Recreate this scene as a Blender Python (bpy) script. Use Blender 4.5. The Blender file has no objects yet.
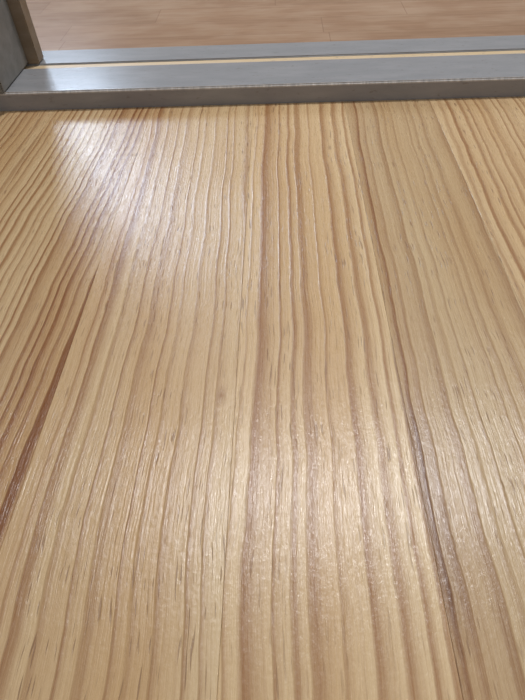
import bpy, bmesh, math, random
from mathutils import Matrix, Vector
random.seed(4)
scene=bpy.context.scene
scene.view_settings.view_transform='Standard'

class N:
    """tiny helper for building math in node trees"""
    def __init__(s,name):
        s.mat=bpy.data.materials.new(name); s.mat.use_nodes=True
        s.nt=s.mat.node_tree; s.b=s.nt.nodes['Principled BSDF']
    def link(s,v,sock):
        if isinstance(v,(int,float)): sock.default_value=v
        elif isinstance(v,(tuple,list)):
            sock.default_value=tuple(v) if len(sock.default_value)==len(v) else tuple(v)+(1,)
        else: s.nt.links.new(v,sock)
    def m(s,op,a,b=0.0,c=0.0):
        n=s.nt.nodes.new('ShaderNodeMath'); n.operation=op
        s.link(a,n.inputs[0]); s.link(b,n.inputs[1]); s.link(c,n.inputs[2]); return n.outputs[0]
    def vec(s,x,y,z=0.0):
        n=s.nt.nodes.new('ShaderNodeCombineXYZ')
        for i,v in enumerate((x,y,z)): s.link(v,n.inputs[i])
        return n.outputs[0]
    def noise(s,v,scale=1,detail=2,rough=.5):
        n=s.nt.nodes.new('ShaderNodeTexNoise'); s.link(v,n.inputs['Vector'])
        n.inputs['Scale'].default_value=scale; n.inputs['Detail'].default_value=detail
        n.inputs['Roughness'].default_value=rough; return n.outputs['Fac']
    def white(s,v):
        n=s.nt.nodes.new('ShaderNodeTexWhiteNoise'); n.noise_dimensions='1D'
        s.link(v,n.inputs['W']); return n.outputs['Value']
    def ramp(s,v,pts,interp='LINEAR'):
        n=s.nt.nodes.new('ShaderNodeValToRGB'); s.link(v,n.inputs[0]); r=n.color_ramp; r.interpolation=interp
        while len(r.elements)<len(pts): r.elements.new(.5)
        for e,(p,c) in zip(r.elements,pts):
            e.position=p; e.color=(c,c,c,1) if isinstance(c,(int,float)) else tuple(c)+(1,)
        return n.outputs[0]
    def mix(s,f,a,b,mode='MIX'):
        n=s.nt.nodes.new('ShaderNodeMix'); n.data_type='RGBA'; n.blend_type=mode
        s.link(f,n.inputs[0]); s.link(a,n.inputs[6]); s.link(b,n.inputs[7]); return n.outputs[2]
    def bump(s,h,strength,dist):
        n=s.nt.nodes.new('ShaderNodeBump'); s.link(h,n.inputs['Height'])
        n.inputs['Strength'].default_value=strength; n.inputs['Distance'].default_value=dist
        s.nt.links.new(n.outputs[0],s.b.inputs['Normal'])
    def xyz(s):
        t=s.nt.nodes.new('ShaderNodeTexCoord'); q=s.nt.nodes.new('ShaderNodeSeparateXYZ')
        s.nt.links.new(t.outputs['Object'],q.inputs[0]); return q.outputs
    def near(s,v,c,w):   # 1 at c falling to 0 at distance w
        return s.m('SUBTRACT',1.0,s.m('MINIMUM',s.m('DIVIDE',s.m('ABSOLUTE',s.m('SUBTRACT',v,c)),w),1.0))

def pine(name,cx,cz,tilt,spacing,seed,light,dark,contrast=1.0,A1=.02,A2=.005,heart=None,streak=None,spot=None,v=1):
    k=N(name); x,y,z=k.xyz()
    w1=k.m('MULTIPLY',k.m('SUBTRACT',k.noise(k.vec(k.m('MULTIPLY_ADD',x,2.0,seed),k.m('MULTIPLY',y,2.6),seed),1,1),.5),A1)
    w2=k.m('MULTIPLY',k.m('SUBTRACT',k.noise(k.vec(k.m('MULTIPLY_ADD',x,9.0,seed),k.m('MULTIPLY',y,12.0),seed+3),1,0),.5),A2)
    w3=k.m('MULTIPLY',k.m('SUBTRACT',k.noise(k.vec(k.m('MULTIPLY_ADD',x,25.0,seed),k.m('MULTIPLY',y,34.0),seed+5),1,1),.5),.0022)
    xx=k.m('ADD',k.m('ADD',k.m('SUBTRACT',x,cx),w1),k.m('ADD',w2,w3))
    zz=k.m('MULTIPLY_ADD',y,tilt,cz)
    r=k.m('SQRT',k.m('ADD',k.m('MULTIPLY',xx,xx),k.m('MULTIPLY',zz,zz)))
    irr=k.m('MULTIPLY',k.noise(k.vec(k.m('MULTIPLY',r,60.0),seed,0),1,1),2.1)
    rn=k.m('ADD',k.m('DIVIDE',r,spacing),irr)
    f=k.m('FRACT',rn)
    prof=k.ramp(f,[(0,0.0),(.30,.08),(.6,.36),(.82,1.0),(.90,.75),(.99,0)])
    rnd=k.m('MULTIPLY_ADD',k.white(k.m('FLOOR',rn)),.6,.5)
    ring=k.m('MULTIPLY',k.m('MULTIPLY',prof,rnd),contrast)
    f2=k.m('FRACT',k.m('MULTIPLY',rn,4.0))
    fine=k.m('MULTIPLY',k.ramp(f2,[(0,0),(.6,.25),(.85,1),(1,0)]),.14)
    fibre=k.noise(k.vec(k.m('MULTIPLY',xx,560.0),k.m('MULTIPLY',y,9.0),seed),1,4,.7)
    fibre2=k.noise(k.vec(k.m('MULTIPLY',x,1500.0),k.m('MULTIPLY',y,90.0),seed),1,2,.6)
    fac=k.m('ADD',k.m('ADD',ring,fine),k.m('MULTIPLY',k.m('SUBTRACT',fibre,.5),.8))
    fac=k.m('MINIMUM',k.m('MAXIMUM',fac,0.0),1.0)
    col=k.mix(fac,light,dark)
    tone=k.noise(k.vec(k.m('MULTIPLY_ADD',x,14.0,seed),k.m('MULTIPLY',y,1.5),1),1,2)
    col=k.mix(k.ramp(tone,[(.38,0),(.66,.65)]),col,(.80,.66,.50),'MULTIPLY')
    if heart:   # reddish heartwood band on one side of the board
        hx,hw=heart
        hf=k.m('MULTIPLY',k.near(k.m('ADD',x,w1),hx,hw),k.m('MULTIPLY_ADD',fac,.7,.3))
        col=k.mix(hf,col,(.64,.43,.29),'MULTIPLY')
    p=k.noise(k.vec(k.m('MULTIPLY',xx,820.0),k.m('MULTIPLY',y,52.0),seed+9),1,0)
    clump=k.noise(k.vec(k.m('MULTIPLY',x,40.0),k.m('MULTIPLY',y,6.0),seed),1,1)
    dash=k.m('MULTIPLY',k.ramp(p,[(.69,0),(.77,.7)]),k.ramp(clump,[(.38,.15),(.6,1)]))
    if streak:  # pitch line and grey stain along the joint
        for sx,sy,sw,sl,am in streak:
            g=k.m('MULTIPLY',k.near(k.m('MULTIPLY_ADD',fibre,.0012,x),sx,sw),k.m('MINIMUM',k.m('MULTIPLY',k.near(y,sy,sl),2.5),1.0))
            g=k.m('MULTIPLY',g,am)
            if sw<.004: dash=k.m('MAXIMUM',dash,g)
            else: col=k.mix(k.m('MULTIPLY',g,k.m('MULTIPLY_ADD',fac,.8,.4)),col,(.50,.40,.36),'MULTIPLY')
    if spot:
        px,py=spot
        g=k.m('MULTIPLY',k.near(x,px,.005),k.near(y,py,.012))
        col=k.mix(g,col,(.60,.46,.34),'MULTIPLY')
    col=k.mix(dash,col,(.26,.135,.07))
    k.link(col,k.b.inputs['Base Color'])
    k.link(k.m('MULTIPLY_ADD',fibre2,.22,.18),k.b.inputs['Roughness'])
    k.b.inputs['Specular IOR Level'].default_value=.7
    lump=k.noise(k.vec(k.m('MULTIPLY',x,330.0),k.m('MULTIPLY',y,240.0),seed),1,2,.6)
    h=k.m('ADD',k.m('MULTIPLY',prof,.75),k.m('ADD',k.m('MULTIPLY',fibre,1.25),k.m('ADD',k.m('MULTIPLY',fibre2,.24),k.m('MULTIPLY',dash,-.7))))
    h=k.m('MULTIPLY_ADD',lump,.55,h)
    k.bump(h,.75,.00045)
    return k.mat

def paint(name,col,rough=.4,dirt=.25,edge=False):
    k=N(name); x,y,z=k.xyz()
    n=k.noise(k.vec(k.m('MULTIPLY',x,14.0),k.m('MULTIPLY',y,60.0),k.m('MULTIPLY',z,60.0)),1,4,.6)
    c=k.mix(k.ramp(n,[(.4,0),(.75,dirt)]),col,(.75,.72,.70))
    n2=k.noise(k.vec(k.m('MULTIPLY',x,90.0),k.m('MULTIPLY',y,260.0),k.m('MULTIPLY',z,260.0)),1,3,.6)
    c=k.mix(k.ramp(n2,[(.62,0),(.72,.45)]),c,(.16,.13,.12))
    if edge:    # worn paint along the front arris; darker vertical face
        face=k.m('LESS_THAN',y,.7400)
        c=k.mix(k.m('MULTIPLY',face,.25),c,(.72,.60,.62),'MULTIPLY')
        n3=k.noise(k.vec(k.m('MULTIPLY',x,120.0),0,0),1,4,.7)
        e=k.m('MULTIPLY',k.near(y,.7405,.0020),k.near(z,.0235,.0026))
        c=k.mix(k.m('MULTIPLY',k.m('MINIMUM',k.m('MULTIPLY',e,3.0),1.0),k.ramp(n3,[(.35,.25),(.6,1.0)])),c,(.62,.59,.57))
    k.link(c,k.b.inputs['Base Color']); k.b.inputs['Roughness'].default_value=rough
    k.bump(n2,.25,.0006); return k.mat

def laminate(name):
    k=N(name); x,y,z=k.xyz()
    row=k.m('FLOOR',k.m('DIVIDE',y,.076)); fy=k.m('FRACT',k.m('DIVIDE',y,.076))
    xs=k.m('ADD',k.m('DIVIDE',x,.45),k.m('MULTIPLY',k.white(row),7.3))
    cell=k.m('ADD',k.m('FLOOR',xs),k.m('MULTIPLY',row,17.0)); fx=k.m('FRACT',xs)
    v=k.white(cell)
    col=k.mix(v,(.31,.182,.105),(.37,.222,.132))
    g=k.noise(k.vec(k.m('MULTIPLY',x,9.0),k.m('MULTIPLY',y,90.0),k.m('MULTIPLY',cell,3.1)),1,4,.6)
    col=k.mix(k.ramp(g,[(.35,0),(.7,.6)]),col,(.68,.58,.49),'MULTIPLY')
    g2=k.noise(k.vec(k.m('MULTIPLY',x,7.0),k.m('MULTIPLY',y,14.0),2.0),1,3,.6)
    col=k.mix(k.ramp(g2,[(.42,0),(.7,.4)]),col,(.54,.39,.27))
    e=k.m('MAXIMUM',k.m('LESS_THAN',fy,.022),k.m('LESS_THAN',fx,.004))
    col=k.mix(k.m('MULTIPLY',e,.3),col,(.12,.05,.025))
    k.link(col,k.b.inputs['Base Color']); k.b.inputs['Roughness'].default_value=.2
    k.bump(g,.1,.0003); return k.mat

def box(bm,x0,x1,y0,y1,z0,z1,mi=0,bev=0.0,seg=2):
    t=bmesh.new()
    bmesh.ops.create_cube(t,size=1)
    for v in t.verts:
        v.co=Vector(((x0+x1)/2+v.co.x*(x1-x0),(y0+y1)/2+v.co.y*(y1-y0),(z0+z1)/2+v.co.z*(z1-z0)))
    if bev: bmesh.ops.bevel(t,geom=t.edges[:],offset=bev,segments=seg,affect='EDGES')
    for f in t.faces: f.material_index=mi
    me=bpy.data.meshes.new('t'); t.to_mesh(me); t.free(); bm.from_mesh(me); bpy.data.meshes.remove(me)
def obj(name,bm,mats,parent=None):
    me=bpy.data.meshes.new(name); bm.to_mesh(me); bm.free()
    for m in mats: me.materials.append(m)
    o=bpy.data.objects.new(name,me); scene.collection.objects.link(o)
    if parent: o.parent=parent
    return o

# ---------------- pine floor boards
L=(.68,.495,.280); D=(.36,.185,.078)
seams=[-.86,-.74,-.60,-.46,-.315,-.1756,-.0354,.0898,.2055,.335,.47,.60,.74,.86]
spec={4:dict(cx=-.05,cz=.08,tilt=.05,spacing=.0085,contrast=1.25,heart=(-.20,.05),A1=.018,v=.97),
      5:dict(cx=.05,cz=.06,tilt=-.03,spacing=.0125,contrast=.8,heart=(-.165,.02),spot=(-.046,.238),v=1.0),
      6:dict(cx=.45,cz=.10,tilt=.03,spacing=.0130,contrast=1.05,A1=.004,A2=.007,streak=[(.0895,.20,.0013,.11,.8)],v=1.05),
      7:dict(cx=-.10,cz=.09,tilt=-.03,spacing=.0125,contrast=.75,heart=(.10,.025),A1=.012,streak=[(.097,.15,.012,.09,1.0),(.0915,.15,.0016,.08,.8)],v=.87),
      8:dict(cx=.60,cz=.12,tilt=.05,spacing=.0110,contrast=1.0,A1=.015,v=1.0),
      3:dict(cx=-.2,cz=.1,tilt=.03,spacing=.008,contrast=1.1,A1=.02)}
bm=bmesh.new(); mats=[]
for i in range(len(seams)-1):
    s=spec.get(i,dict(cx=seams[i]-.2,cz=.1,tilt=.05,spacing=.009))
    v=s.get('v',.95)
    mats.append(pine('pine_board_%d'%i,seed=3.7*i+1.3,light=tuple(c*v for c in L),dark=tuple(c*v for c in D),**s))
    box(bm,seams[i]+.00006,seams[i+1]-.00006,-1.0,.7393,-.02,0,i,.0002,1)
box(bm,-.86,.86,-1.0,.7393,-.03,-.0201,len(mats))
mats.append(paint('subfloor_wood',(.25,.15,.08),.8))
obj('floor',bm,mats)

# ---------------- hallway floor beyond the threshold
bm=bmesh.new(); box(bm,-2.2,2.2,.9,4.2,-.03,.008)
obj('floor.001',bm,[laminate('hall_laminate')])

# ---------------- threshold
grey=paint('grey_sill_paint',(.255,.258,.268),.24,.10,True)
cream=paint('bare_wood_strip',(.62,.46,.27),.5,.1)
sill=bpy.data.objects.new('door_threshold',None); scene.collection.objects.link(sill)
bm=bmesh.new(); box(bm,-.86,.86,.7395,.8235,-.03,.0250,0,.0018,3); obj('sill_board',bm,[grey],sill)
bm=bmesh.new(); box(bm,-.86,.86,.8236,.8434,-.03,.0215,0,.0005,1); obj('wood_strip',bm,[cream],sill)
bm=bmesh.new(); box(bm,-.86,.86,.8435,.8995,-.03,.0235,0,.0015,3)
obj('rear_rail',bm,[grey],sill)

# ---------------- door frame
jg=paint('grey_jamb_paint',(.18,.175,.165),.45,.12)
jb=paint('tan_door_edge',(.22,.16,.105),.5,.1)
fr=bpy.data.objects.new('door_frame',None); scene.collection.objects.link(fr)
bm=bmesh.new(); box(bm,-.47,-.376,.735,.842,.0252,2.05,0,.002,2); obj('jamb',bm,[jg],fr)
bm=bmesh.new(); box(bm,-.47,-.360,.843,.868,.0237,2.05,0,.0015,2); obj('door_stop',bm,[jb],fr)
wm=paint('wall_plaster',(.62,.60,.56),.8,.1)
bm=bmesh.new(); box(bm,-.86,-.471,.76,.86,.0252,2.3,0,.001,1); obj('wall_left',bm,[wm])
# hallway back wall with window
bm=bmesh.new()
box(bm,-2.6,-2.2,4.2,4.3,-.03,3.2); box(bm,-1.3,2.2,4.2,4.3,-.03,3.2)
box(bm,-2.2,-1.3,4.2,4.3,-.03,1.65); box(bm,-2.2,-1.3,4.2,4.3,2.95,3.2)
obj('wall_back',bm,[wm])
bm=bmesh.new(); box(bm,-2.6,2.2,1.0,4.3,3.21,3.3); obj('added_ceiling',bm,[wm])  # unseen ceiling, added so the pine reflects a dark band below the window glare
white=paint('window_frame_white',(.75,.75,.75),.4,.1)
win=bpy.data.objects.new('window_1',None); scene.collection.objects.link(win)
bm=bmesh.new()
for a in ((-2.2,-2.15,1.65,2.95),(-1.35,-1.3,1.65,2.95),(-2.15,-1.35,1.65,1.7),(-2.15,-1.35,2.9,2.95),(-1.77,-1.73,1.7,2.9)):
    box(bm,a[0],a[1],4.21,4.27,a[2],a[3],0,.002,1)
obj('frame',bm,[white],win)

def area(name,loc,target,sx,sy,power,col,shape='RECTANGLE'):
    l=bpy.data.lights.new(name,'AREA'); l.shape=shape; l.size=sx; l.size_y=sy; l.energy=power; l.color=col
    o=bpy.data.objects.new(name,l); scene.collection.objects.link(o); o.location=loc
    o.rotation_euler=(Vector(target)-Vector(loc)).to_track_quat('-Z','Y').to_euler(); return o
area('window_daylight',(-1.75,4.35,2.3),(-1.75,0,2.1),.8,1.2,90,(.66,.80,1.0))
area('ceiling_lamp',(.27,1.35,2.5),(.27,1.35,0),.40,.40,42,(.96,.97,1.0),'DISK')
area('room_fill_light',(1.5,-1.6,2.0),(0,.4,0),1.2,1.2,4,(1,.96,.9))  # weak warm fill added behind the camera, not an actual window
w=bpy.data.worlds.new('World'); scene.world=w; w.use_nodes=True
w.node_tree.nodes['Background'].inputs[0].default_value=(1,.975,.94,1)
w.node_tree.nodes['Background'].inputs[1].default_value=.34

# ---------------- camera
X=Vector((1,.0115,.0367)).normalized(); Y=Vector((12.5,595,-526)).normalized()
Z=X.cross(Y).normalized(); Y=Z.cross(X)
R=Matrix((X,Y,Z))          # rows = world axes in camera space -> cam-to-world
cam=bpy.data.cameras.new('camera'); co=bpy.data.objects.new('camera',cam); scene.collection.objects.link(co)
co.matrix_world=Matrix.Translation((0,0,.32)) @ R.to_4x4()
cam.sensor_fit='VERTICAL'; cam.sensor_height=24; cam.lens=24*526/700; cam.clip_start=.01
scene.camera=co
